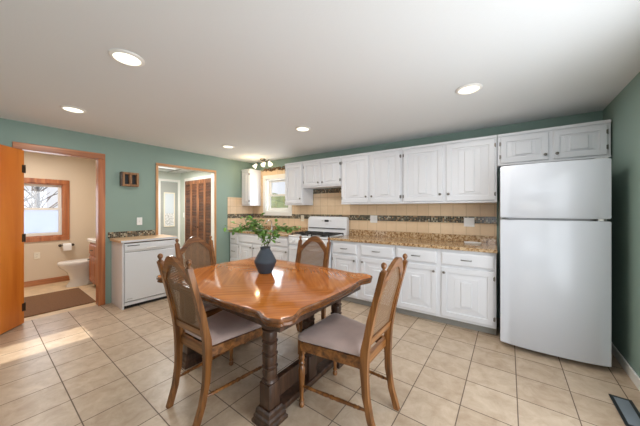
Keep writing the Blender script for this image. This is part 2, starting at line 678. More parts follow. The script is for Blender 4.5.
window('window_2', 'oak framed bathroom window with a frosted lower sash', (XB, .28, .84), PI / 2, .675, .96, casing=M_trim, cas_w=.075, low=M_frost, cas_mat=M_trim, mid=.52)
tag(MB().box(XB + .001, XB + .016, -.5, 1.5, .0, .095, .004).build('baseboard_bathroom', M_trimh), 'oak baseboard along the far bathroom wall', 'baseboard', kind='structure')
# hall shell
XH = -6.32
struct('floor_hall', MB().box(XH - .1, XL - .06, 1.62, 3.1, -.08, 0), M_floor, 'beige tile floor of the back hall', 'floor')
hc = struct('ceiling_hall', MB().box(XH - .1, XL - WT - .001, 1.632, 3.1, 2.2, 2.3), M_ceil, 'low hall ceiling with grey grid strips', 'ceiling')
g = MB()
for k in range(4):
    g.box(XH + .35 + k * .4, XH + .375 + k * .4, 1.67, 2.88, 2.194, 2.1995)
for k in range(2):
    g.box(XH + .01, XL - .13, 2.05 + k * .55, 2.075 + k * .55, 2.192, 2.1993)
g.build('grid_strip', M_grid, hc)
struct('wall_hall_left', MB().box(XH, XL - WT - .001, 1.632, 1.66, 0, 2.2), M_hall, 'pale hall wall to the left of the hall doorway', 'wall')
struct('wall_hall_far', wall_boxes(MB(), 'y', XH - .12, XH, 1.632, 3.0, 0, 2.2, [(2.46, 2.84, 0, 1.98)]), M_hall, 'pale hall wall holding the narrow grey door', 'wall')
struct('wall_hall_right', MB().box(XH, XL - WT - .001, 2.90, 3.0, 0, 2.2), M_hall, 'pale hall wall with the folding wooden closet doors', 'wall')

# rear glazing
o = window('window_3', 'white window in the wall behind the camera', (-.35, YREAR - .12, .8), 0, .95, 1.2, casing=None)
o = thing('door_4', 'narrow white glazed door behind the camera', 'door', (-3.93, YREAR - .10, .15), 0, kind='structure')
MB().box(.002, .03, 0, .05, .002, 2.008).box(.43, .458, 0, .05, .002, 2.008).box(.03, .43, 0, .05, .002, .06).box(.03, .43, 0, .05, 1.94, 2.008).build('door_frame', M_trimwhite, o)
MB().box(.03, .43, .02, .026, .06, 1.94).build('pane', M_glass, o)
d = thing('door_5', 'wide white framed glass patio door in the right wall beside the camera', 'door', (XR, 2.15, .08), -PI / 2, kind='structure')
for k, y0 in enumerate((.02, .06)):
    x0, x1 = (0.003, 1.07) if k == 0 else (1.03, 2.097)
    lf_ = MB().box(x0, x0 + .07, y0, y0 + .035, .003, 1.967).box(x1 - .07, x1, y0, y0 + .035, .003, 1.967).box(x0 + .07, x1 - .07, y0, y0 + .035, .003, .09).box(x0 + .07, x1 - .07, y0, y0 + .035, 1.89, 1.967).build('door_leaf', M_trimwhite, d)
    MB().box(x0 + .07, x1 - .07, y0 + .014, y0 + .02, .09, 1.89).build('pane', M_glass, lf_)
MB().box(-.07, 0, -.02, -.001, -.07, 1.97, .004).box(2.1, 2.17, -.02, -.001, -.07, 1.97, .004).box(-.07, 2.17, -.02, -.001, 1.97, 2.04, .004).build('casing', M_trimwhite, d)

# door casings (trim) in the left wall


def door_casing(name, label, y0, y1, z, wl=.075, t=.02, wr=None, wh=None, jamb=None, head=None, side=None):
    wr, wh, jamb, head, side = wr or wl, wh or wl, jamb or M_trim, head or M_trimh, side or M_trim
    o = thing(name, label, 'door casing', (XL, 0, 0), 0, kind='structure')
    MB().box(.001, t, y0 - wl, y0, 0, z, .005).build('casing', side, o)
    MB().box(.001, t, y1, y1 + wr, 0, z, .005).build('casing', side, o)
    MB().box(.001, t, y0 - wl, y1 + wr, z, z + wh, .005).build('casing_head', head, o)
    MB().box(-WT - .008, .0, y0 - .015, y0, 0, z).box(-WT - .008, .0, y1, y1 + .015, 0, z).box(-WT - .008, 0, y0 - .015, y1 + .015, z, z + .015).build('jamb', jamb, o)
    return o


door_casing('trim_1', 'oak casing around the bathroom doorway', BD0, BD1, BDZ, .075)
door_casing('trim_2', 'slim oak casing around the hall doorway', HD0, HD1, HDZ, .036, wr=.036, wh=.04, jamb=M_trimwhite, head=M_pineh, side=M_pine)

# bathroom door leaf, swung open into the kitchen
d = thing('door_1', 'amber wooden bathroom door standing open at the left edge', 'door', (XL + .032, BD0 + .012, 0), math.atan2(-.625, .78), kind='structure')
MB().box(.0, .68, -.035, 0, .012, 2.015, .003).build('door_leaf', M_door, d)
for z in (.2, 1.0, 1.8):
    MB().box(-.004, .03, .0003, .003, z - .045, z + .045).lathe([(.006, z - .048), (.006, z + .048)], (-.008, .003, 0), n=8).build('hinge', M_bronze, d)
MB().lathe([(.026, 0), (.026, .006), (.011, .012), (.011, .03), (.024, .038), (.028, .05), (.022, .062), (.004, .066)], (.62, -.035, .95), 'Y').build('door_knob', M_nickel, d, smooth=True)

# hall doors
d = thing('door_2', 'dark wooden folding closet doors in the hall', 'door', (-6.02, 2.899, 0), 0, kind='structure')
n = 4
pw = 1.14 / n
for k in range(n):
    a = .05 if k % 2 == 0 else -.05
    x0 = k * pw
    p = MB()
    p.box(x0 + .04, x0 + pw - .04, -.03, -.014, .1, 1.9)
    for j in range(30):
        p.box(x0 + .04, x0 + pw - .04, -.034, -.014, .105 + j * .0598, .105 + j * .0598 + .054, .003)
    po = p.build('louvre_panel', M_bifold, d)
    MB().box(x0 + .002, x0 + .04, -.04, -.008, .012, 1.98, .004).box(x0 + pw - .04, x0 + pw - .002, -.04, -.008, .012, 1.98, .004).box(x0 + .04, x0 + pw - .04, -.04, -.008, .012, .1).box(x0 + .04, x0 + pw - .04, -.04, -.008, 1.9, 1.98).build('panel_frame', M_bifstile, po)
for x in (pw * 1.85, pw * 2.15):
    MB().lathe([(.006, 0), (.006, .012), (.014, .02), (.012, .03), (.003, .032)], (x, -.04, .95), 'Y', 12).build('door_knob', M_bronze, d, smooth=True)
tag(MB().box(-6.09, -6.025, 2.882, 2.899, 0, 2.05).box(-4.88, -4.80, 2.882, 2.899, 0, 2.05).box(-6.025, -4.88, 2.882, 2.899, 1.985, 2.05).build('trim_3', M_trimwhite),
    'white casing around the folding closet doors', 'door casing', kind='structure')
d = thing('door_3', 'narrow grey hall door with a tall etched glass panel', 'door', (XH, 2.46, 0), PI / 2, kind='structure')
MB().box(.004, .376, .004, .044, .01, 1.97).box(.03, .35, -.004, .004, .15, .85, .004).build('door_leaf', M_grey, d)
MB().box(.07, .31, -.012, .004, .93, .955, .004).box(.07, .31, -.012, .004, 1.70, 1.725, .004).box(.07, .095, -.012, .004, .955, 1.70, .004).box(.285, .31, -.012, .004, .955, 1.70, .004).build('glazing_bead', M_plate, d)
MB().box(.095, .285, -.004, .003, 1.24, 1.70).build('pane', mat('bright hall glass', (214, 222, 228), .1), d)
MB().box(.095, .285, -.004, .003, .955, 1.24).build('etched_pane', mat('etched hall glass', (225, 226, 222), .6, var=.5, vscale=38), d)
MB().box(-.05, .0, -.015, -.001, 0, 2.03).box(.38, .43, -.015, -.001, 0, 2.03).box(0, .38, -.015, -.001, 1.98, 2.03).build('casing', M_trimwhite, d)

# baseboards
tag(MB().box(XR - .014, XR - .001, 2.225, 3.7, 0, .085, .004).build('baseboard_right', M_trimwhite), 'white baseboard along the right wall beside the fridge', 'baseboard', kind='structure')
tag(MB().box(XL + .001, XL + .014, YREAR + .01, BD0 - .08, 0, .085, .004).build('baseboard_left', M_trimwhite), 'white baseboard behind the open bathroom door', 'baseboard', kind='structure')

# outside: snow and winter trees
struct('ground', MB().box(-60, 60, -60, 60, -.6, -.5), M_snow, 'snow covered ground outside the windows', 'ground')


def tree(x, y, h, label, seed):
    rnd = random.Random(seed)
    o = thing('bare_tree', label, 'tree', (x, y, -.5), 0, 'bare winter trees outside')
    tr = MB()
    tr.tube([(0, 0, 0), (.05, .03, h * .4), (-.03, .05, h * .75), (0, 0, h)], [.14, .1, .06, .015], 7)
    tr.build('trunk', M_bark, o)
    b = MB()
    for k in range(46):
        z = h * rnd.uniform(.18, .95)
        a = rnd.uniform(0, 2 * PI)
        ln = (h - z) * .45 + .5
        p = Vector((0, 0, z))
        pts = [p]
        for j in range(3):
            p = p + Vector((math.cos(a) * ln / 3, math.sin(a) * ln / 3, ln * rnd.uniform(.15, .35)))
            a += rnd.uniform(-.4, .4)
            pts.append(p)
        b.tube(pts, [.035, .022, .014, .006], 4)
    b.build('branches', M_bark, o)


tree(-12.5, .6, 4.2, 'bare winter tree seen through the left of the bathroom window', 1)
tree(-17.5, 1.6, 4.8, 'bare winter tree seen through the middle of the bathroom window', 2)
tree(-23.5, 4.3, 5.4, 'bare winter tree seen through the right of the bathroom window', 3)
hb = MB()
r = bmesh.ops.create_icosphere(hb.bm, subdivisions=4, radius=1)
for v in r['verts']:
    f = 1 + .12 * math.sin(v.co.x * 9 + v.co.z * 5) + .1 * math.sin(v.co.y * 13 + v.co.x * 4)
    v.co = (v.co.x * 3.2 * f, v.co.y * 1.2 * f, v.co.z * 1.5 * f)
tag(hb.build('garden_shrub', M_hedge, None, (-11.5, 11.8, .8), .5, smooth=True), 'rounded green shrub outside the kitchen window', 'shrub')

# ------------------------------------------------------------------ wall tiling
bsp = thing('tile_backsplash', 'tan tile backsplash with a dark glass mosaic band above the granite counters', 'backsplash', (OX, OY, 0), TH)
T = .008
NU0, NU1 = -5.332, -.898          # run of the backsplash along the back wall


def tiles(rects, z_off, u_off=0):
    mb = MB()
    for (a, b, z0, z1) in rects:
        mb.box(a - u_off, b - u_off, -T, -.0008, z0 - z_off, z1 - z_off)
    return mb


CW = .085
wl, wr_ = WU0 - CW - .001, WU1 + CW + .001
wb_, wt = WZ0 - CW - .001, WZ1 + CW + .001
tiles([(NU0, wl, 1.238, 2.165), (wr_, -4.107, 1.238, 2.165), (wl, wr_, wt, 2.165), (-4.107, -3.682, 1.238, 1.408), (-3.682, -2.918, 1.238, 1.62), (-2.918, NU1, 1.238, 1.408)], 1.24).build('tile_field', M_tilefield, bsp, (0, 0, 1.24))
tiles([(NU0, -3.73, .922, 1.154), (-3.73, NU1, .6, 1.154)], .997).build('tile_field', M_tilefield, bsp, (0, 0, .997))
tiles([(NU0, wl, 1.155, 1.2372), (wl, wr_, 1.155, wb_), (wr_, NU1, 1.155, 1.2372)], 1.155).build('mosaic_band', M_mosaic, bsp, (0, 0, 1.155))
tiles([(-3.68, -2.92, 1.621, 1.70)], 1.621).build('mosaic_band', M_mosaic, bsp, (0, 0, 1.621))
sb = thing('tile_backsplash', 'short tan tile return on the green left wall beside the corner cabinet', 'backsplash', (XL, 0, 0))
MB().box(.0008, T, 3.0, 3.625, 1.238 - 1.24, 1.58 - 1.24).build('tile_field', M_tilefieldL, sb, (0, 0, 1.24))
MB().box(.0008, T, 3.0, 3.625, .922 - .997, 1.154 - .997).build('tile_field', M_tilefieldL, sb, (0, 0, .997))
MB().box(.0008, T, 3.0, 3.625, 0, .0825).build('mosaic_band', M_mosaicL, sb, (0, 0, 1.155))

# ------------------------------------------------------------------ cabinets


def cab_door(parent, x, z, w, h, y, knob, hinge, fx=.40, fz=.15, t=.019):
    """raised-panel door: its back at y, front at y - t; knob (x, z) and hinge side"""
    f = y - t
    e = min(.055, .13 * w)
    ixf, izf = fx * w, e + fz * h * .5
    m1x, m1z = e + (ixf - e) * .55, e + (izf - e) * .6
    mb = MB()
    mb.rings_panel(w, h, [(0, 0, y), (0, 0, f + .004), (.004, .004, f), (e, e, f), (e + .003, e + .003, f + .012), (e + .012, e + .012, f + .012),
                          (m1x, m1z, f + .007), (m1x + .002, m1z + .002, f + .004), (ixf - .004, izf - .004, f + .005), (ixf, izf, f - .006), (ixf + .003, izf + .003, f - .007)], 0, 0)
    d = mb.build('cabinet_door', M_white, parent, (x, 0, z))
    if knob:
        kx, kz = knob
        MB().lathe([(.007, 0), (.006, .01), (.014, .016), (.015, .021), (.009, .026), (.002, .027)], (kx, f, kz), 'Y', 14).build('knob', M_nickel, d, smooth=True)
    if hinge:
        hx = .0 if hinge < 0 else w
        for hz in (.07, h - .07):
            mb = MB()
            s_ = -1 if hinge < 0 else 1
            mb.box(hx + s_ * .002, hx + s_ * .011, y - .004, y - .0005, hz - .02, hz + .02)
            mb.lathe([(.0045, hz - .023), (.0045, hz + .023)], (hx + s_ * .005, y - t * .55, 0), n=8)
            mb.box(hx - s_ * .007, hx + s_ * .002, f - .002, f + .001, hz - .018, hz + .018)
            mb.build('hinge', M_nickel, d)
    return d


def drawer(parent, x, z, w, h, y, pull=True, t=.019):
    f = y - t
    d = MB().rings_panel(w, h, [(0, 0, y), (0, 0, f + .008), (.012, .012, f), (.02, .02, f - .001)]).build('drawer', M_white, parent, (x, 0, z))
    if pull:
        mb = MB()
        L_ = min(.048, w * .3)
        mb.tube([(w / 2 - L_, f, h / 2), (w / 2 - L_, f - .018, h / 2), (w / 2 - L_ * .8, f - .026, h / 2), (w / 2 + L_ * .8, f - .026, h / 2), (w / 2 + L_, f - .018, h / 2), (w / 2 + L_, f, h / 2)], .0052, 8)
        mb.build('pull', M_nickel, d, smooth=True)
    return d


def upper(name, label, u0, u1, z0, z1, doors, fx=.40, fz=.15, depth=.31):
    """doors: (x0, x1, knob side, hinge side) in u"""
    x, y, _ = wb(u0, 0)
    o = thing(name, label, 'cabinet', (x, y, z0), TH, 'white wall cabinets')
    h = z1 - z0
    W = u1 - u0
    b = MB()
    b.box(.001, W - .001, -depth, -.010, 0, h, .002)
    b.box(0, W, -depth - .012, -depth, h - .03, h, .004)          # top lip
    b.box(0, W, -depth - .006, -depth, 0, .018, .002)
    b.build('cabinet_body', M_white, o)
    for (a, c, ks, hs) in doors:
        w_ = c - a
        dh = h - .03 - .03 - .008
        kn = None
        if ks:
            kn = (w_ - .028 if ks > 0 else .028, .085 if h > .5 else .05)
        cab_door(o, a - u0, .025, w_, dh, -depth - .0005, kn, hs, fx, fz)
    return o


ZU0, ZU1 = 1.41, 2.172
upper('wall_cabinet', 'slim white wall cabinet in the far left corner beside the window', -5.328, -5.075, ZU0, ZU1 + .0, [(-5.31, -5.09, 0, 1)], .36)
upper('wall_cabinet', 'tall single white wall cabinet right of the kitchen window', -4.105, -3.684, ZU0, ZU1, [(-4.085, -3.70, 1, -1)], .38)
upper('wall_cabinet', 'short two-door white wall cabinet above the gas range', -3.681, -2.919, 1.705, ZU1, [(-3.66, -3.315, 1, -1), (-3.285, -2.935, -1, 1)], .36)
upper('wall_cabinet', 'two-door white wall cabinet just right of the range', -2.916, -1.965, ZU0, ZU1, [(-2.895, -2.455, 1, -1), (-2.42, -1.985, -1, 1)], .38)
upper('wall_cabinet', 'two-door white wall cabinet left of the refrigerator', -1.962, -.898, ZU0, ZU1, [(-1.94, -1.455, 1, -1), (-1.415, -.918, -1, 1)], .405)
upper('wall_cabinet', 'short two-door white wall cabinet above the refrigerator', -.894, -.022, 1.82, ZU1, [(-.865, -.462, 1, -1), (-.428, -.05, -1, 1)], .34, .2)


def base(name, label, u0, u1, drawers, doors, depth=.60, ztop=.875):
    x, y, _ = wb(u0, 0)
    o = thing(name, label, 'cabinet', (x, y, 0), TH, 'white base cabinets')
    W = u1 - u0
    MB().box(.001, W - .001, -depth, -.012, .085, ztop, .002).build('cabinet_body', M_white, o)
    MB().box(.002, W - .002, -depth + .06, -.012, 0, .084).build('toe_kick', M_toe, o)
    for (a, c, z0, z1, pull) in drawers:
        drawer(o, a - u0, z0, c - a, z1 - z0, -depth - .0005, pull)
    for (a, c, z0, z1, ks, hs, fx) in doors:
        cab_door(o, a - u0, z0, c - a, z1 - z0, -depth - .0005, (c - a - .03 if ks > 0 else .03, z1 - z0 - .06) if ks else None, hs, fx, .34)
    return o


M_toe = mat('grey toe kick', (146, 143, 136), .7)
base('base_cabinet', 'white base cabinet with two drawers beside the range', -2.915, -1.962,
     [(-2.89, -2.50, .70, .845, True), (-2.435, -1.985, .70, .845, True)],
     [(-2.89, -2.50, .115, .675, 1, -1, .38), (-2.435, -1.985, .115, .675, -1, 1, .38)])
base('base_cabinet', 'white base cabinet with two drawers beside the refrigerator', -1.959, -.905,
     [(-1.935, -1.475, .70, .845, True), (-1.425, -.925, .70, .845, True)],
     [(-1.935, -1.475, .115, .675, 1, -1, .40), (-1.425, -.925, .115, .675, -1, 1, .40)])
base('base_cabinet', 'narrow white stack of three drawers against the green left wall', -5.33, -5.06,
     [(-5.31, -5.075, .115, .36, True), (-5.31, -5.075, .385, .63, True), (-5.31, -5.075, .655, .845, True)], [])
base('base_cabinet', 'white sink cabinet with two doors under the kitchen window', -5.058, -4.215,
     [(-5.04, -4.235, .70, .845, False)],
     [(-5.04, -4.65, .115, .675, 1, -1, .38), (-4.625, -4.235, .115, .675, -1, 1, .38)])
base('base_cabinet', 'white base cabinet with one drawer just left of the range', -4.213, -3.745,
     [(-4.19, -3.765, .70, .845, True)], [(-4.19, -3.765, .115, .675, 1, -1, .38)])

# ------------------------------------------------------------------ countertops, sink, things on them
x, y, _ = wb(-2.915, 0)
ct = thing('granite_countertop', 'brown granite countertop with a low splash between range and refrigerator', 'countertop', (x, y, .877), TH)
MB().box(-.007, 2.02, -.635, -.034, 0, .036, .006).build('worktop', M_granite, ct)
MB().box(-.007, 2.015, -.033, -.0095, 0, .122, .004).build('splash', M_granite, ct)
x, y, _ = wb(-5.328, 0)
ct = thing('granite_countertop', 'brown granite countertop under the window, left of the range', 'countertop', (x, y, .877), TH)
wallmb = MB()
SX0, SX1 = .36, .98            # sink cut-out
wallmb.box(0, SX0, -.635, -.034, 0, .036, .003).box(SX1, 1.584, -.635, -.034, 0, .036, .003).box(SX0, SX1, -.635, -.53, 0, .036).box(SX0, SX1, -.15, -.034, 0, .036)
wallmb.build('worktop', M_granite, ct)
MB().box(0, 1.584, -.033, -.0095, 0, .11, .004).build('splash', M_granite, ct)
sk = MB()
sk.loft([[(SX0 + i, -.53 + i, z), (SX1 - i, -.53 + i, z), (SX1 - i, -.15 - i, z), (SX0 + i, -.15 - i, z)] for i, z in ((.002, .037), (.012, .039), (.02, .03), (.03, .006), (.04, .004))])
tag(sk.build('kitchen_sink', M_steel, None, (x, y, .877), TH), 'stainless sink set into the granite under the window', 'sink')
x, y, _ = wb(-4.66, .095)
fa = thing('kitchen_faucet', 'chrome arched faucet standing behind the sink', 'faucet', (x, y, .9135), TH)
MB().lathe([(.028, 0), (.026, .012), (.016, .02), (.014, .05)]).tube([(0, 0, .045), (0, 0, .15), (0, -.03, .19), (0, -.08, .2), (0, -.13, .18), (0, -.145, .14)], .011, 10).build('spout', M_chrome, fa, smooth=True)
MB().tube([(.014, 0, .04), (.05, -.01, .06), (.085, -.02, .09)], [.008, .007, .006], 8).build('handle', M_chrome, fa, smooth=True)
x, y, _ = wb(-4.93, .2)
cn = thing('storage_canister', 'small cream canister on the counter near the window', 'canister', (x, y, .9135), TH)
MB().lathe([(.045, 0), (.05, .004), (.05, .10), (.046, .104)], n=24).build('canister_body', M_plate, cn, smooth=True)
MB().lathe([(.05, .1045), (.052, .108), (.05, .12), (.014, .126), (.012, .138), (.004, .142)], n=24).build('lid', M_plate, cn, smooth=True)
x, y, _ = wb(-1.14, .2)
tr = thing('soap_tray', 'small white tray on the granite beside the refrigerator', 'tray', (x, y, .9135), TH)
MB().loft([[(sx * (.09 + i), sy * (.04 + i), z) for sx, sy in ((-1, -1), (1, -1), (1, 1), (-1, 1))] for i, z in ((-.01, 0), (0, .016), (-.004, .017), (-.014, .006))]).build('tray', M_plastic, tr)
MB().box(-.055, .055, -.02, .02, .0064, .022, .006).build('bar', M_paper, tr)


# ------------------------------------------------------------------ plates on the walls
def plate(name, label, loc, rz, kind='outlet', w=.072, h=.115, gang=1, cat='outlet', m=None):
    """front faces local -y"""
    m = m or M_plastic
    o = thing(name, label, cat, loc, rz)
    W = w + .046 * (gang - 1)
    MB().box(-W / 2, W / 2, -.006, -.0005, -h / 2, h / 2, .003).build('cover_plate', m, o)
    for k in range(gang):
        cx = (k - (gang - 1) / 2) * .046
        if kind == 'switch':
            MB().box(cx - .006, cx + .006, -.016, -.0062, -.012, .012, .002).build('toggle', m, o)
        else:
            for s_ in (-1, 1):
                so = MB().lathe([(.015, 0), (.014, .0025)], (cx, -.0062, s_ * .02), 'Y', 16).build('socket', m, o)
                MB().box(cx - .006, cx - .004, -.0096, -.0089, s_ * .02 - .004, s_ * .02 + .005).box(cx + .004, cx + .006, -.0096, -.0089, s_ * .02 - .004, s_ * .02 + .005).build('slot', M_black, so)
    return o


plate('light_switch', 'white toggle switch plate on the green wall above the dishwasher', (XL + .0005, 1.48, 1.15), PI / 2, 'switch', cat='switch')
x, y, _ = wb(-2.497, T + .0005)
plate('light_switch', 'double white switch plate on the backsplash just right of the range', (x, y, 1.178), TH, 'switch', gang=2, cat='switch')
x, y, _ = wb(-1.19, T + .0005)
plate('light_switch', 'double white switch plate on the backsplash near the refrigerator', (x, y, 1.165), TH, 'switch', gang=2, cat='switch')
x, y, _ = wb(-3.93, T + .0005)
plate('wall_outlet', 'cream outlet plate on the backsplash between window and range', (x, y, 1.165), TH, m=M_plate)
plate('wall_outlet', 'pale outlet plate low on the tan bathroom wall under the window', (XB + .0005, .62, .52), PI / 2, m=M_plate)
plate('light_switch', 'white switch plate on the pale wall inside the hall', (-6.14, 2.8995, 1.2), 0, 'switch', cat='switch')

# little wooden wall box
nb = thing('wall_shadow_box', 'small wooden wall box with two dark openings on the green wall', 'wall box', (XL + .0005, 1.353, 1.775), PI / 2)
mb = MB()
W, H_ = .205, .205
mb.box(-W / 2, -W / 2 + .028, -.06, -.0005, -H_ / 2, H_ / 2, .003).box(W / 2 - .028, W / 2, -.06, -.0005, -H_ / 2, H_ / 2, .003)
mb.box(-W / 2 + .028, W / 2 - .028, -.06, -.0005, -H_ / 2, -H_ / 2 + .03, .003).box(-W / 2 + .028, W / 2 - .028, -.06, -.0005, H_ / 2 - .03, H_ / 2, .003)
mb.box(-.016, .016, -.055, -.0005, -H_ / 2 + .03, H_ / 2 - .03)
mb.build('frame', wood('plain oak box', (120, 84, 52), (150, 108, 70), (172, 130, 90), .5, 'Z', 30, .1), nb)
MB().box(-W / 2 + .028, W / 2 - .028, -.012, -.0008, -H_ / 2 + .03, H_ / 2 - .03).build('backing', M_black, nb)
MB().box(-W / 2 - .02, -W / 2 - .002, -.075, -.0005, -H_ / 2, H_ / 2, .003).build('side_panel', M_trestle, nb)

# carved scroll ornament over the kitchen window
x, y, _ = wb(-4.6, T + .0008)
sc_ = thing('scroll_ornament', 'dark carved leaf scroll mounted above the kitchen window', 'wall ornament', (x, y, 2.16), TH)
mb = MB()
for s_ in (-1, 1):
    for j in range(3):
        cx = s_ * (.07 + j * .12)
        pts = []
        for k in range(14):
            a = k / 13 * 1.6 * PI
            rr = .052 * (1 - k / 17)
            pts.append((cx + s_ * rr * math.cos(a), -.012, rr * math.sin(a) * .8))
        mb.tube(pts, .012, 6)
    mb.tube([(0, -.012, .03), (s_ * .15, -.012, -.03), (s_ * .3, -.012, .02), (s_ * .42, -.012, -.02)], [.014, .011, .009, .004], 6)
mb.build('scroll', wood('carved brown wood', (88, 62, 36), (120, 88, 52), (150, 116, 74), .5, 'X', 30, .2), sc_, smooth=True)

# ------------------------------------------------------------------ gas range
x, y, _ = wb(-3.325, 0)
rg = thing('gas_range', 'white gas range with black grates between the base cabinets', 'stove', (x, y, 0), TH)
W = .40
MB().box(-W, W, -.62, -.03, .03, .885, .004).build('range_body', M_enamel, rg)
MB().box(-W + .03, W - .03, -.56, -.05, .0, .0295).build('plinth', M_black, rg)
MB().loft([[(-W, -.645, .886), (W, -.645, .886), (W, -.13, .886), (-W, -.13, .886)], [(-W, -.65, .9), (W, -.65, .9), (W, -.13, .9), (-W, -.13, .9)], [(-W + .012, -.64, .908), (W - .012, -.64, .908), (W - .012, -.13, .908), (-W + .012, -.13, .908)]]).build('cooktop', M_enamel, rg)
bp = MB().loft([[(-W, -.125, z0), (W, -.125, z0), (W, -.035, z0), (-W, -.035, z0)] if k == 0 else
                [(-W + i, -.125 + k * .012, z0), (W - i, -.125 + k * .012, z0), (W - i, -.035, z0), (-W + i, -.035, z0)] for k, (i, z0) in enumerate(((0, .886), (0, .97), (.001, 1.16), (.012, 1.195), (.03, 1.205)))]).build('back_panel', M_enamel, rg)
MB().box(-W + .03, W - .03, -.128, -.1005, 1.0, 1.012).build('vent_slot', M_black, bp)
ck = MB().box(-.042, .042, -.111, -.092, 1.115, 1.15, .003).build('clock_display', M_black, bp)
MB().box(-.10, -.06, -.1105, -.092, 1.128, 1.138).box(-.02, .03, -.113, -.095, 1.075, 1.08).box(.06, .10, -.1105, -.092, 1.128, 1.138).build('control_button', M_grey, bp)
for gx in (-.2, .2):
    g = MB()
    for k in range(4):
        yy = -.60 + k * .145
        g.box(gx - .16, gx + .16, yy - .006, yy + .006, .932, .946)
    for k in range(3):
        xx = gx - .16 + k * .16
        g.box(xx - .006, xx + .006, -.606, -.16, .932, .946)
    for sx in (-.16, .16):
        for yy in (-.60, -.165):
            g.box(gx + sx - .007, gx + sx + .007, yy - .007, yy + .007, .9085, .934)
    g.build('grate', M_iron, rg)
    for yy in (-.50, -.27):
        MB().lathe([(.055, .9085), (.052, .914), (.035, .916), (.035, .926), (.03, .929)], (gx, yy, 0), n=20).build('burner', M_iron, rg, smooth=True)
MB().rings_panel(2 * W - .02, .5, [(0, 0, -.6205), (0, 0, -.645), (.01, .01, -.65)], -W + .01, .25).build('oven_door', M_enamel, rg)
MB().tube([(-.3, -.651, .70), (-.3, -.69, .70), (.3, -.69, .70), (.3, -.651, .70)], .011, 8).build('oven_handle', M_enamel, rg, smooth=True)
MB().rings_panel(2 * W - .02, .18, [(0, 0, -.6205), (0, 0, -.645), (.01, .01, -.65)], -W + .01, .05).build('drawer', M_enamel, rg)
MB().rings_panel(2 * W - .004, .11, [(0, 0, -.6205), (0, 0, -.64), (.01, .01, -.648)], -W + .002, .765).build('control_panel', M_enamel, rg)
for kx in (-.3, -.2, 0, .2, .3):
    MB().lathe([(.022, 0), (.021, .012), (.016, .028), (.004, .03)], (kx, -.6485, .82), 'Y', 16).box(kx - .003, kx + .003, -.684, -.652, .805, .835).build('burner_knob', M_plastic, rg, smooth=True)

# ------------------------------------------------------------------ refrigerator
x, y, _ = wb(-.507, 0)
fr = thing('refrigerator', 'tall white top-freezer refrigerator at the right wall', 'refrigerator', (x, y, 0), TH)
W = .367


def fridge_door(name, z0, z1, top=0):
    N = 18
    rings = []
    for k, (inset, dz) in enumerate(((0, 0), (0, 0))):
        pass
    def outline(ins, z, f):
        pts = [(W - ins, -.705, z)]
        pts.append((-W + ins, -.705, z))
        for i in range(N + 1):
            t = -1 + 2 * i / N
            yy = -.775 - .033 * (1 - t * t) - .008 * (1 - t ** 8)
            pts.append((t * (W - ins), yy + f, z))
        return pts
    rings = [outline(.006, z0, .006), outline(0, z0 + .008, 0), outline(0, z1 - .01, 0), outline(.004, z1 - .003, .003), outline(.012, z1, .01)]
    return MB().loft(rings).build(name, M_fridge, fr, smooth=True)


MB().box(-W + .003, W - .003, -.69, -.05, .035, 1.735, .006).build('fridge_body', M_fridge, fr)
MB().box(-W + .02, W - .02, -.67, -.06, .0, .0345).build('plinth', M_black, fr)
MB().box(-W + .012, W - .012, -.7045, -.6905, .06, 1.73).build('door_gasket', M_grey, fr)
f1 = fridge_door('fridge_door', .045, 1.232)
f2 = fridge_door('freezer_door', 1.250, 1.748)
hs = MB()
hs.box(-W + .05, W - .12, -.800, -.71, 1.2325, 1.2495)
hs.build('handle_recess', mat('grey handle recess', (120, 122, 124), .5), f1)
MB().box(W - .075, W - .045, -.782, -.72, 1.2335, 1.2485).build('hinge', M_plastic, f1)
MB().box(W - .09, W - .01, -.75, -.70, 1.7485, 1.758, .003).build('hinge_cover', M_plastic, f2)

# ------------------------------------------------------------------ dishwasher corner
dwx, dwy0, dwy1 = -4.09, 1.136, 1.80
cb = thing('dishwasher_enclosure', 'white cabinet housing the dishwasher with a tan laminate top', 'cabinet', (XL + .003, dwy0, 0))
D_ = dwx - XL
MB().box(0, D_ - .0, 0, .02, 0, .885, .002).build('side_panel', M_white, cb)
MB().box(0, D_ - .0, dwy1 - dwy0 - .018, dwy1 - dwy0, 0, .885, .002).build('side_panel', M_white, cb)
MB().box(-.0, D_ + .022, -.02, dwy1 - dwy0 + .02, .886, .922, .006).build('laminate_top', M_laminate, cb)
MB().box(D_ + .0225, D_ + .026, -.02, dwy1 - dwy0 + .02, .89, .918, .001).build('edge_strip', M_white, cb)
MB().box(.0, .012, -.04, .56, 0, .085).build('mosaic_strip', M_mosaicL, cb, (0, 0, .9225))
dw = thing('dishwasher', 'white built-in dishwasher beside the bathroom doorway', 'dishwasher', (dwx, dwy0, 0))
Wd = dwy1 - dwy0
MB().box(-.43, -.02, .024, Wd - .022, .05, .872).build('tub', M_dark, dw)
MB().box(-.05, -.035, .024, Wd - .022, 0, .05).build('toe_panel', M_black, dw)
MB().box(-.03, .004, .024, Wd - .022, .045, .088, .003).build('lower_panel', M_enamel, dw)
MB().box(-.03, -.0195, .024, Wd - .022, .0885, .11).build('gap', M_black, dw)
dd = MB().loft([[(-.019, .022, z), (f, .022 + i, z), (f, Wd - .020 - i, z), (-.019, Wd - .020, z)] for f, i, z in ((.008, 0, .098), (.014, .004, .104), (.014, .004, .742), (.008, .002, .752))]).build('dishwasher_door', M_enamel, dw)
pn = MB().loft([[(-.019, .022, z), (f, .022, z), (f + b, Wd * .5, z), (f, Wd - .020, z), (-.019, Wd - .020, z)] for f, b, z in ((.008, .0, .757), (.018, .012, .79), (.02, .008, .86), (.012, .004, .874))]).build('control_panel', M_enamel, dw)
MB().box(.0215, .024, .05, .19, .838, .848).build('button_strip', M_black, pn)
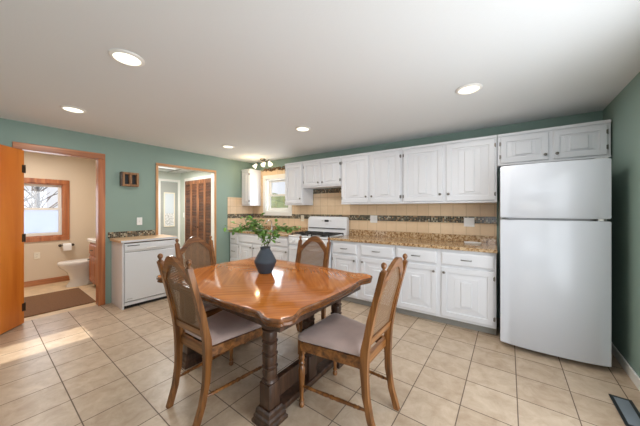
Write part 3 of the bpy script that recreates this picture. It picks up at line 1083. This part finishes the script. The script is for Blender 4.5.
MB().box(.0285, .032, .27, .39, .792, .808, .001).build('handle', M_plastic, pn)
MB().box(.015, .017, .05, .11, .13, .136).build('badge', M_grey, dd)

# ------------------------------------------------------------------ dining table
TX, TY, TZ = -1.70, 1.485, .758
tb = thing('dining_table', 'glossy orange-brown wooden dining table with scalloped corners', 'table', (TX, TY, 0))
HX, HY = .776, .582


def table_outline(ins):
    pts = []
    # quarter profile from the middle of the +x side to the middle of the +y side
    q = [(HX, 0), (HX - .004, .16), (HX - .016, .27), (HX - .026, .33), (HX - .028, .375), (HX - .016, .415), (HX - .001, .445), (HX + .006, .475), (HX - .0, .505), (HX - .018, .53)]
    arc = [(HX - .055 + .043 * math.cos(a), HY - .055 + .043 * math.sin(a)) for a in [i * PI / 2 / 6 for i in range(1, 6)]]
    q2 = [(HX - .065, HY - .006), (HX - .09, HY + .006), (HX - .125, HY + .002), (HX - .16, HY - .014), (HX - .20, HY - .028), (HX - .25, HY - .027), (HX - .33, HY - .017), (HX - .5, HY - .005), (0, HY)]
    quarter = q + arc + q2
    full = []
    for sx, sy, rev in ((1, 1, False), (-1, 1, True), (-1, -1, False), (1, -1, True)):
        pr = [(sx * a, sy * b) for a, b in quarter]
        if rev:
            pr = pr[::-1]
        full += pr[:-1]
    n = len(full)
    out = []
    for i in range(n):
        p0, p1, p2 = Vector(full[i - 1]), Vector(full[i]), Vector(full[(i + 1) % n])
        t = (p2 - p0).normalized()
        nn = Vector((t.y, -t.x))
        out.append((p1.x - nn.x * ins, p1.y - nn.y * ins))
    return out


mb = MB()
mb.loft([[(a, b, z) for a, b in table_outline(i)] for i, z in ((.03, .706), (.014, .710), (.006, .718), (.010, .727), (.012, .730), (.002, .738), (0, .746), (.004, .753), (.012, .757), (.018, .758))])
tt = mb.build('tabletop', M_top, tb, smooth=True)
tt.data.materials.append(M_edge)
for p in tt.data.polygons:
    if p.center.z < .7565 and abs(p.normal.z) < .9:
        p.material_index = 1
mb = MB()
ax, ay = HX - .10, HY - .10
mb.box(-ax, ax, -ay, -ay + .02, .64, .7055).box(-ax, ax, ay - .02, ay, .64, .7055).box(-ax, -ax + .02, -ay + .02, ay - .02, .64, .7055).box(ax - .02, ax, -ay + .02, ay - .02, .64, .7055)
mb.build('apron', M_trestle, tb)
for sx in (-1, 1):
    X = .49 if sx > 0 else -.525
    MB().box(X - .05, X + .05, -.43, .43, .615, .6395, .006).build('trestle_rail', M_trestle, tb)
    MB().box(X - .055, X + .055, -.44, .44, .03, .075, .012).build('trestle_runner', M_trestle, tb)
    st = MB().box(X - .022, X + .022, -.33, .33, .12, .24, .006).build('trestle_stretcher', M_trestle, tb)
    for yy in (-.385, 0, .385):
        ft = MB()
        if yy:
            e = .03
            ft.loft([[(X - a, yy - a, z), (X + a, yy - a, z), (X + a, yy + a, z), (X - a, yy + a, z)] for a, z in ((.078, 0), (.08, .006), (.08, .022), (.071, .032), (.071, .05), (.063, .062), (.06, .085), (.052, .098))])
            ft.build('foot', M_trestle, tb)
        pm = MB()
        a = .046
        pm.box(X - a, X + a, yy - a, yy + a, .0765 if not yy else .0985, .25, .006)
        prof = [(.05, .25), (.056, .258), (.05, .268)]
        z = .268
        for k in range(4):
            hgt = .082 - k * .002
            prof += [(.042, z + .006), (.047, z + .02), (.049, z + hgt * .55), (.046, z + hgt - .018), (.052, z + hgt - .012), (.054, z + hgt - .004), (.047, z + hgt)]
            z += hgt
        prof += [(.05, z + .006), (.056, z + .012), (.056, .6145)]
        pm.lathe([(r_ * .84, z_) for r_, z_ in prof], (X, yy, 0), n=24, sq=3.2)
        pm.build('trestle_post', M_trestle, tb, smooth=True)


# ------------------------------------------------------------------ dining chairs
def ystile(z):
    pts = [(0, -.285), (.12, -.245), (.25, -.222), (.42, -.215), (.52, -.222), (.70, -.258), (.99, -.335), (1.1, -.366)]
    for (z0, y0), (z1, y1) in zip(pts, pts[1:]):
        if z <= z1:
            t = (z - z0) / (z1 - z0)
            return y0 + (y1 - y0) * t
    return pts[-1][1]


def make_chair(label, loc, rz):
    o = thing('dining_chair', label, 'chair', loc, rz, 'cane-back dining chairs around the table')
    zs = [0, .06, .12, .18, .25, .33, .40, .46, .52, .60, .70, .80, .90, .985]
    for s in (-1, 1):
        st = []
        for z in zs:
            x = s * (.160 + .018 * min(1, z / .45))
            d = .0165 + (.007 if .36 < z < .56 else .003 if .25 <= z <= .7 else 0)
            st.append((x, ystile(z), z, .0165, d))
        stile = MB().rectpath(st).build('rear_leg', M_chair, o)
        MB().lathe([(.0155, .9855), (.0165, .990), (.009, .996), (.008, 1.001), (.0135, 1.008), (.0165, 1.018), (.0145, 1.028), (.007, 1.036), (.002, 1.038)], (s * .178, ystile(.985), 0), n=14).build('finial', M_chair, stile, smooth=True)
    # arched crest rail
    n = 28
    outl = []

    def hump(x):
        t = min(1, abs(x) / .161)
        return max(0, math.cos(PI / 2 * min(1, t * 1.02))) ** 1.1

    def top(x):
        return .925 + .117 * hump(x)

    def bot(x):
        return .860 + .124 * hump(x)
    xs = [-.161 + .322 * i / n for i in range(n + 1)]
    rings = []
    for x in xs:
        zt, zb = top(x), bot(x)
        rings.append([(x, ystile(zb) - .012, zb), (x, ystile(zb) + .012, zb), (x, ystile(zt) + .012, zt), (x, ystile(zt) - .012, zt)])
    MB().loft(rings).build('crest_rail', M_chairx, o)
    # cane panel with a thin frame following the crest
    rows = 12
    mb = MB()
    rings = []
    xs2 = [-.155 + .31 * i / 16 for i in range(17)]
    for x in xs2:
        zt = bot(x) + .008
        zb = .575
        col = [(zb + (zt - zb) * k / rows) for k in range(rows + 1)]
        rings.append([(x, ystile(z) + .003, z) for z in col] + [(x, ystile(z) - .003, z) for z in col[::-1]])
    mb.loft(rings)
    mb.build('cane_panel', M_cane, o)
    for s in (-1, 1):
        MB().rectpath([(s * .152, ystile(z), z, .0085, .010) for z in (.5785, .65, .72, .80, .875)]).build('back_frame', M_chair, o)
    MB().loft([[(x, ystile(z) - .012, z), (x, ystile(z) + .012, z), (x, ystile(z2) + .012, z2), (x, ystile(z2) - .012, z2)] for x, z, z2 in ((-.161, .53, .578), (.161, .53, .578))]).build('back_rail', M_chairx, o)
    # seat frame (trapezoid)
    yb, yf, xb, xf = -.20, .258, .162, .23
    mb = MB()
    for s in (-1, 1):
        mb.loft([[(s * (xb - .011), yb, z), (s * (xb + .011), yb, z), (s * (xf + .003), yf - .03, z), (s * (xf - .019), yf - .03, z)] for z in (.395, .455)])
    mb.box(-xf + .02, xf - .02, yf - .024, yf, .395, .455, .003)
    mb.box(-xb + .012, xb - .012, yb - .012, yb + .012, .40, .455)
    mb.build('seat_frame', M_chairx, o)
    # cushion
    def cushion(ins, z, cr=.035):
        pts = []
        cs = [(xf + .004, yf + .006), (-xf - .004, yf + .006), (-xb - .002, yb + .02), (xb + .002, yb + .02)]
        for k, (cx, cy) in enumerate(cs):
            sx, sy = (1 if cx > 0 else -1), (1 if cy > 0 else -1)
            r = cr if cy > 0 else .012
            bx, by = cx - sx * (r + ins), cy - sy * (r + ins)
            a0 = {(1, 1): 0, (-1, 1): PI / 2, (-1, -1): PI, (1, -1): 1.5 * PI}[(sx, sy)]
            for i in range(5):
                a = a0 + PI / 2 * i / 4
                pts.append((bx + r * math.cos(a), by + r * math.sin(a), z))
        return pts
    MB().loft([cushion(.008, .4555), cushion(0, .462), cushion(.0, .480), cushion(.010, .492), cushion(.035, .500), cushion(.08, .505)]).build('seat', M_seat, o, smooth=True)
    # turned front legs and side stretchers
    for s in (-1, 1):
        lx, ly = s * .205, yf - .022
        mb = MB()
        mb.box(lx - .019, lx + .019, ly - .019, ly + .019, .355, .4545, .003)
        mb.lathe([(.010, 0), (.017, .006), (.019, .018), (.016, .03), (.011, .036), (.018, .044), (.018, .05), (.012, .056), (.014, .10), (.018, .16), (.0225, .23), (.023, .255), (.017, .275), (.013, .283), (.020, .291), (.022, .30), (.016, .309), (.015, .318), (.021, .328), (.021, .338), (.017, .3545)], (lx, ly, 0), n=16)
        mb.build('front_leg', M_chair, o, smooth=True)
        a, b = (s * .205, ly - .012, .145), (s * .168, ystile(.165) + .02, .165)
        MB().rod(a, b, [(0, .008), (.06, .009), (.10, .0125), (.12, .009), (.15, .013), (.17, .0095), (.42, .0125), (.46, .009), (.48, .0135), (.52, .0135), (.54, .009), (.58, .0125), (.83, .0095), (.85, .013), (.88, .009), (.90, .0125), (.94, .009), (1, .008)]).build('side_stretcher', M_chair, o, smooth=True)
    return o


chairA = make_chair('wooden cane-back chair in the left foreground seen from behind', (-1.685, 1.06, 0), math.radians(2))
copy_tree(chairA, (-.882, 1.505, 0), math.radians(90), 'wooden cane-back chair at the right end of the table, grey seat in full view')
copy_tree(chairA, (-1.64, 1.84, 0), math.radians(180 + 8), 'wooden cane-back chair on the far side of the table in front of the range')
copy_tree(chairA, (-2.335, 1.37, 0), math.radians(-90), 'wooden cane-back chair at the far left end of the table by the dishwasher')

# ------------------------------------------------------------------ vase with leafy branches
VX, VY = -1.765, 1.55
vs = MB()
prof = [(.056, 0), (.060, .004), (.066, .02), (.082, .055), (.0965, .092), (.0985, .104), (.094, .116), (.078, .148), (.060, .182), (.048, .204), (.043, .212), (.044, .220), (.047, .228), (.045, .232), (.040, .228), (.037, .21), (.05, .18), (.07, .14)]
vs.lathe(prof, (0, 0, 0), n=36)
tag(vs.build('flower_vase', M_vase, None, (VX, VY, TZ + .0006), smooth=True), 'dark slate blue angular vase in the middle of the table', 'vase')


def branch(label, tip, bend, seed, nleaf=26, twigs=3):
    rnd = random.Random(seed)
    o = thing('leafy_branch', label, 'plant', (VX, VY, TZ + .10), 0, 'leafy branches in the vase')
    st, lf = MB(), MB()
    tip = Vector(tip)
    b = Vector(bend)
    base_ = Vector((rnd.uniform(-.012, .012), rnd.uniform(-.012, .012), 0))
    neck = Vector((rnd.uniform(-.02, .02), rnd.uniform(-.02, .02), .13))

    def bez(t):
        if t < .3:
            return base_.lerp(neck, t / .3)
        u = (t - .3) / .7
        return neck * (1 - u) ** 2 + b * 2 * u * (1 - u) + tip * u * u
    pts = [bez(i / 14) for i in range(15)]
    st.tube(pts, [.0036 - .0022 * i / 14 for i in range(15)], 6)

    def leaf(p, d, L_, wd):
        d = d.normalized()
        side = d.cross(Vector((rnd.uniform(-.5, .5), rnd.uniform(-.5, .5), 1))).normalized()
        up = side.cross(d).normalized()
        rows = [(0, .08), (.2, .6), (.45, 1), (.7, .8), (.9, .35), (1, .03)]
        rings = []
        for t, w_ in rows:
            c = p + d * (L_ * (t + .12)) - up * (L_ * .25 * t * t)
            h = wd * w_
            rings.append([c - side * h + up * h * .25, c, c + side * h + up * h * .25, c + up * .0006])
        lf.loft(rings)
    spots = []
    for k in range(nleaf):
        t = .42 + .58 * (k + rnd.random()) / nleaf
        spots.append((bez(min(t, 1)), bez(min(t + .03, 1.0)) - bez(t - .03)))
    for k in range(twigs):
        t = rnd.uniform(.5, .9)
        p = bez(t)
        dr = (bez(min(1, t + .05)) - bez(t - .05)).normalized() + Vector((rnd.uniform(-.9, .9), rnd.uniform(-.9, .9), rnd.uniform(-.2, .7)))
        dr.normalize()
        q = p + dr * rnd.uniform(.07, .12)
        st.tube([p, p.lerp(q, .5) + Vector((0, 0, .006)), q], [.002, .0016, .001], 5)
        for j in range(5):
            u = (j + 1) / 5
            spots.append((p.lerp(q, u), dr))
    for p, dr in spots:
        if p.z < .15:
            continue
        d = dr.normalized() * .35 + Vector((rnd.uniform(-1, 1), rnd.uniform(-1, 1), rnd.uniform(-.6, .6)))
        leaf(p, d, rnd.uniform(.034, .052), rnd.uniform(.013, .019))
    st.build('stem', M_stem, o, smooth=True)
    lf.build('leaves', M_leaf, o, smooth=True, auto=False)
    return o


# directions in the picture: right is (.80, .60), towards the camera is (.60, -.80)
def pic(r, f, z):
    return (r * .803 + f * .596, r * .596 - f * .803, z)


branch('leafy green branch in the vase arching farthest to the left', pic(-.29, .02, .27), pic(-.10, .0, .38), 3, 34, 8)
branch('leafy green branch in the vase leaning left, above the others', pic(-.15, -.06, .38), pic(-.05, -.02, .33), 5, 32, 8)
branch('upright leafy green branch in the middle of the vase', pic(-.05, .05, .27), pic(.0, .02, .22), 8, 24, 5)
branch('leafy green branch in the vase arching farthest to the right', pic(.28, -.04, .27), pic(.09, .0, .36), 11, 32, 7)
branch('short leafy green branch at the right side of the vase neck', pic(.13, .05, .25), pic(.05, .03, .22), 14, 16, 3)

# ------------------------------------------------------------------ ceiling lamps
for lx, ly, lab in ((-2.06, .60, 'large recessed ceiling light nearest the camera at upper left'), (-3.55, .58, 'recessed ceiling light in front of the bathroom doorway'),
                    (-.268, 2.475, 'recessed ceiling light in front of the refrigerator'), (-2.08, 2.44, 'recessed ceiling light in front of the gas range'),
                    (-3.63, 2.41, 'recessed ceiling light in front of the hall doorway')):
    o = thing('recessed_light', lab, 'ceiling light', (lx, ly, HC), 0, 'round recessed ceiling lights')
    MB().lathe([(.098, -.0008), (.099, -.006), (.092, -.012), (.078, -.013), (.076, -.008), (.076, -.0012)], n=36).build('trim_ring', M_trimwhite, o, smooth=True)
    MB().lathe([(.0755, -.0015), (.0755, -.007), (.05, -.0085), (.01, -.009)], n=32).build('lens', M_lens, o, smooth=True)
    add_light('lamp_glow', 'AREA', LAMP_W, (0, 0, -.02), (0, 0, 0), (1, .96, .92), .14, parent=o)

tf = thing('spotlight_fixture', 'brushed nickel ceiling fixture with three lit glass spotlights', 'ceiling light', (-3.98, 3.43, HC), TH)
MB().lathe([(.058, -.0006), (.06, -.012), (.045, -.03), (.012, -.034)], n=24).build('canopy', M_nickel, tf, smooth=True)
MB().tube([(-.20, .03, -.045), (-.08, -.03, -.05), (.08, .03, -.05), (.20, -.03, -.045)], .010, 8).tube([(0, 0, -.03), (0, 0, -.05)], .012, 8).build('arm', M_nickel, tf, smooth=True)
for k, (hx, hy, dx, dy) in enumerate(((-.17, .02, -.5, -.5), (.06, .02, .1, -.9), (.19, -.03, .7, -.2))):
    p = Vector((hx, hy, -.055))
    dr = Vector((dx, dy, -.9)).normalized()
    sh = MB()
    sh.rod(p + dr * .035, p + dr * .125, [(0, .014), (.1, .02), (.45, .03), (.8, .043), (1, .047)], 16)
    hd = MB().rod(p, p + dr * .034, [(0, .006), (.3, .012), (.6, .02), (1, .022)], 12).build('spot_head', M_nickel, tf, smooth=True)
    sh.build('glass_shade', M_bulb, hd, smooth=True)
add_light('spot_glow', 'POINT', 4, (-.05, -.22, -.24), color=(1, .72, .38), size=.05, parent=tf)

# fluorescent panel in the hall ceiling
hp = thing('ceiling_panel_light', 'bright flat light panel in the low hall ceiling', 'ceiling light', (-5.35, 2.2, 2.19))
MB().box(-.32, .32, -.30, .30, -.012, .0, .003).build('panel_frame', M_trimwhite, hp)
MB().box(-.29, .29, -.27, .27, -.0155, -.0125).build('diffuser', M_panel, hp)
add_light('panel_glow', 'AREA', 26, (0, 0, -.03), color=(1, .97, .92), size=.5, size_y=.5, parent=hp)

# ------------------------------------------------------------------ floor register
vt = thing('floor_vent', 'dark metal floor vent by the right wall baseboard', 'floor vent', (.632, 2.535, 0))
mb = MB()
mb.box(-.055, -.036, -.165, .165, .0006, .007, .002).box(.036, .055, -.165, .165, .0006, .007, .002).box(-.036, .036, -.165, -.145, .0006, .007, .002).box(-.036, .036, .145, .165, .0006, .007, .002)
mb.build('vent_frame', mat('dark vent metal', (52, 56, 58), .45, .6), vt)
mb = MB()
for k in range(22):
    yy = -.14 + k * .0133
    mb.loft([[(-.0355, yy + a, z), (.0355, yy + a, z), (.0355, yy + a + .0025, z), (-.0355, yy + a + .0025, z)] for a, z in ((0, .001), (.006, .0055))])
mb.build('louvres', M_steel, vt)

# ------------------------------------------------------------------ bathroom things
tl = thing('toilet', 'white toilet beyond the bathroom doorway, facing left', 'toilet', (-6.08, 1.18, 0), 0)
# bowl points to -y, tank against the wall at +y


def oval(cy, rx, ryf, ryb, z, n=28):
    return [(rx * math.cos(2 * PI * k / n), cy + (ryb if math.sin(2 * PI * k / n) > 0 else ryf) * math.sin(2 * PI * k / n), z) for k in range(n)]


MB().loft([oval(-.11, .105, .17, .2, 0), oval(-.11, .108, .172, .2, .02), oval(-.1, .088, .13, .19, .09), oval(-.09, .094, .15, .19, .17), oval(-.06, .135, .215, .21, .26), oval(-.08, .172, .275, .22, .34), oval(-.09, .182, .29, .22, .385), oval(-.09, .178, .286, .215, .392)]).build('bowl', M_porcelain, tl, smooth=True)
MB().loft([oval(-.09, .18, .288, .20, .3925), oval(-.09, .186, .296, .205, .398), oval(-.09, .186, .296, .205, .418), oval(-.09, .18, .288, .2, .432), oval(-.09, .12, .2, .15, .438)]).build('seat_lid', M_porcelain, tl, smooth=True)
MB().box(-.22, .22, .215, .40, .40, .72, .02, 3).build('tank', M_porcelain, tl)
MB().box(-.235, .235, .205, .408, .7205, .755, .01, 3).build('tank_lid', M_porcelain, tl)
MB().box(-.12, .12, .10, .30, .15, .3995, .03, 3).build('tank_base', M_porcelain, tl)
MB().tube([(-.16, .2145, .66), (-.16, .195, .66), (-.09, .19, .65)], .007, 8).build('flush_lever', M_chrome, tl)

vn = thing('bathroom_vanity', 'reddish wood bathroom vanity with a white top behind the door casing', 'vanity', (-5.80, 1.595, 0))
MB().box(.0, .95, -.44, -.005, .09, .78, .003).build('cabinet_body', M_vanity, vn)
MB().box(.02, .93, -.385, -.02, 0, .0895).build('toe_kick', M_trestle, vn)
for k in range(2):
    dv = MB().rings_panel(.43, .42, [(0, 0, -.4405), (0, 0, -.455), (.006, .006, -.459), (.05, .05, -.459), (.056, .056, -.453), (.09, .09, -.453), (.11, .11, -.458)]).build('cabinet_door', M_vanity, vn, (.03 + k * .46, 0, .12))
    MB().lathe([(.006, 0), (.006, .012), (.014, .018), (.012, .026), (.003, .028)], (.05 if k == 0 else .38, -.459, .36), 'Y', 12).build('knob', M_bronze, dv, smooth=True)
    dr_ = MB().rings_panel(.43, .16, [(0, 0, -.4405), (0, 0, -.455), (.006, .006, -.459)]).build('drawer', M_vanity, vn, (.03 + k * .46, 0, .575))
    MB().tube([(.17, -.459, .08), (.17, -.48, .075), (.26, -.48, .075), (.26, -.459, .08)], .006, 8).build('pull', M_bronze, dr_)
MB().box(-.03, .96, -.468, -.003, .781, .835, .008, 3).build('vanity_top', M_porcelain, vn)
MB().box(-.03, .96, -.022, -.003, .8355, .92, .004).build('splash', M_porcelain, vn)

tag(MB().box(-5.83, -4.76, .20, 1.015, .0006, .014, .005).build('bath_mat', M_mat), 'brown mat on the bathroom floor just inside the doorway', 'mat')
tp = thing('toilet_paper_holder', 'dark toilet paper holder on the tan wall under the bathroom window', 'paper holder', (XB + .0008, .99, .665), PI / 2)
for s in (-1, 1):
    MB().lathe([(.024, 0), (.024, .006), (.012, .012), (.012, .055), (.016, .062), (.004, .068)], (s * .085, 0, 0), 'Y', 14).build('post', M_bronze, tp, smooth=True)
MB().tube([(-.085, -.05, 0), (.085, -.05, 0)], .008, 8).build('bar', M_bronze, tp)
rl = MB()
rl.loft([[(x_, -.05 + r_ * math.cos(2 * PI * k / 24), r_ * math.sin(2 * PI * k / 24)) for k in range(24)] for x_, r_ in ((-.055, .012), (-.055, .046), (.055, .046), (.055, .012))], cap=False)
rl.box(-.054, .054, -.098, -.0965, -.085, .0)
tag(rl.build('toilet_paper_roll', M_paper, None, (XB + .0008, .99, .658), PI / 2, smooth=True), 'white toilet paper roll on its dark holder in the bathroom', 'paper roll')
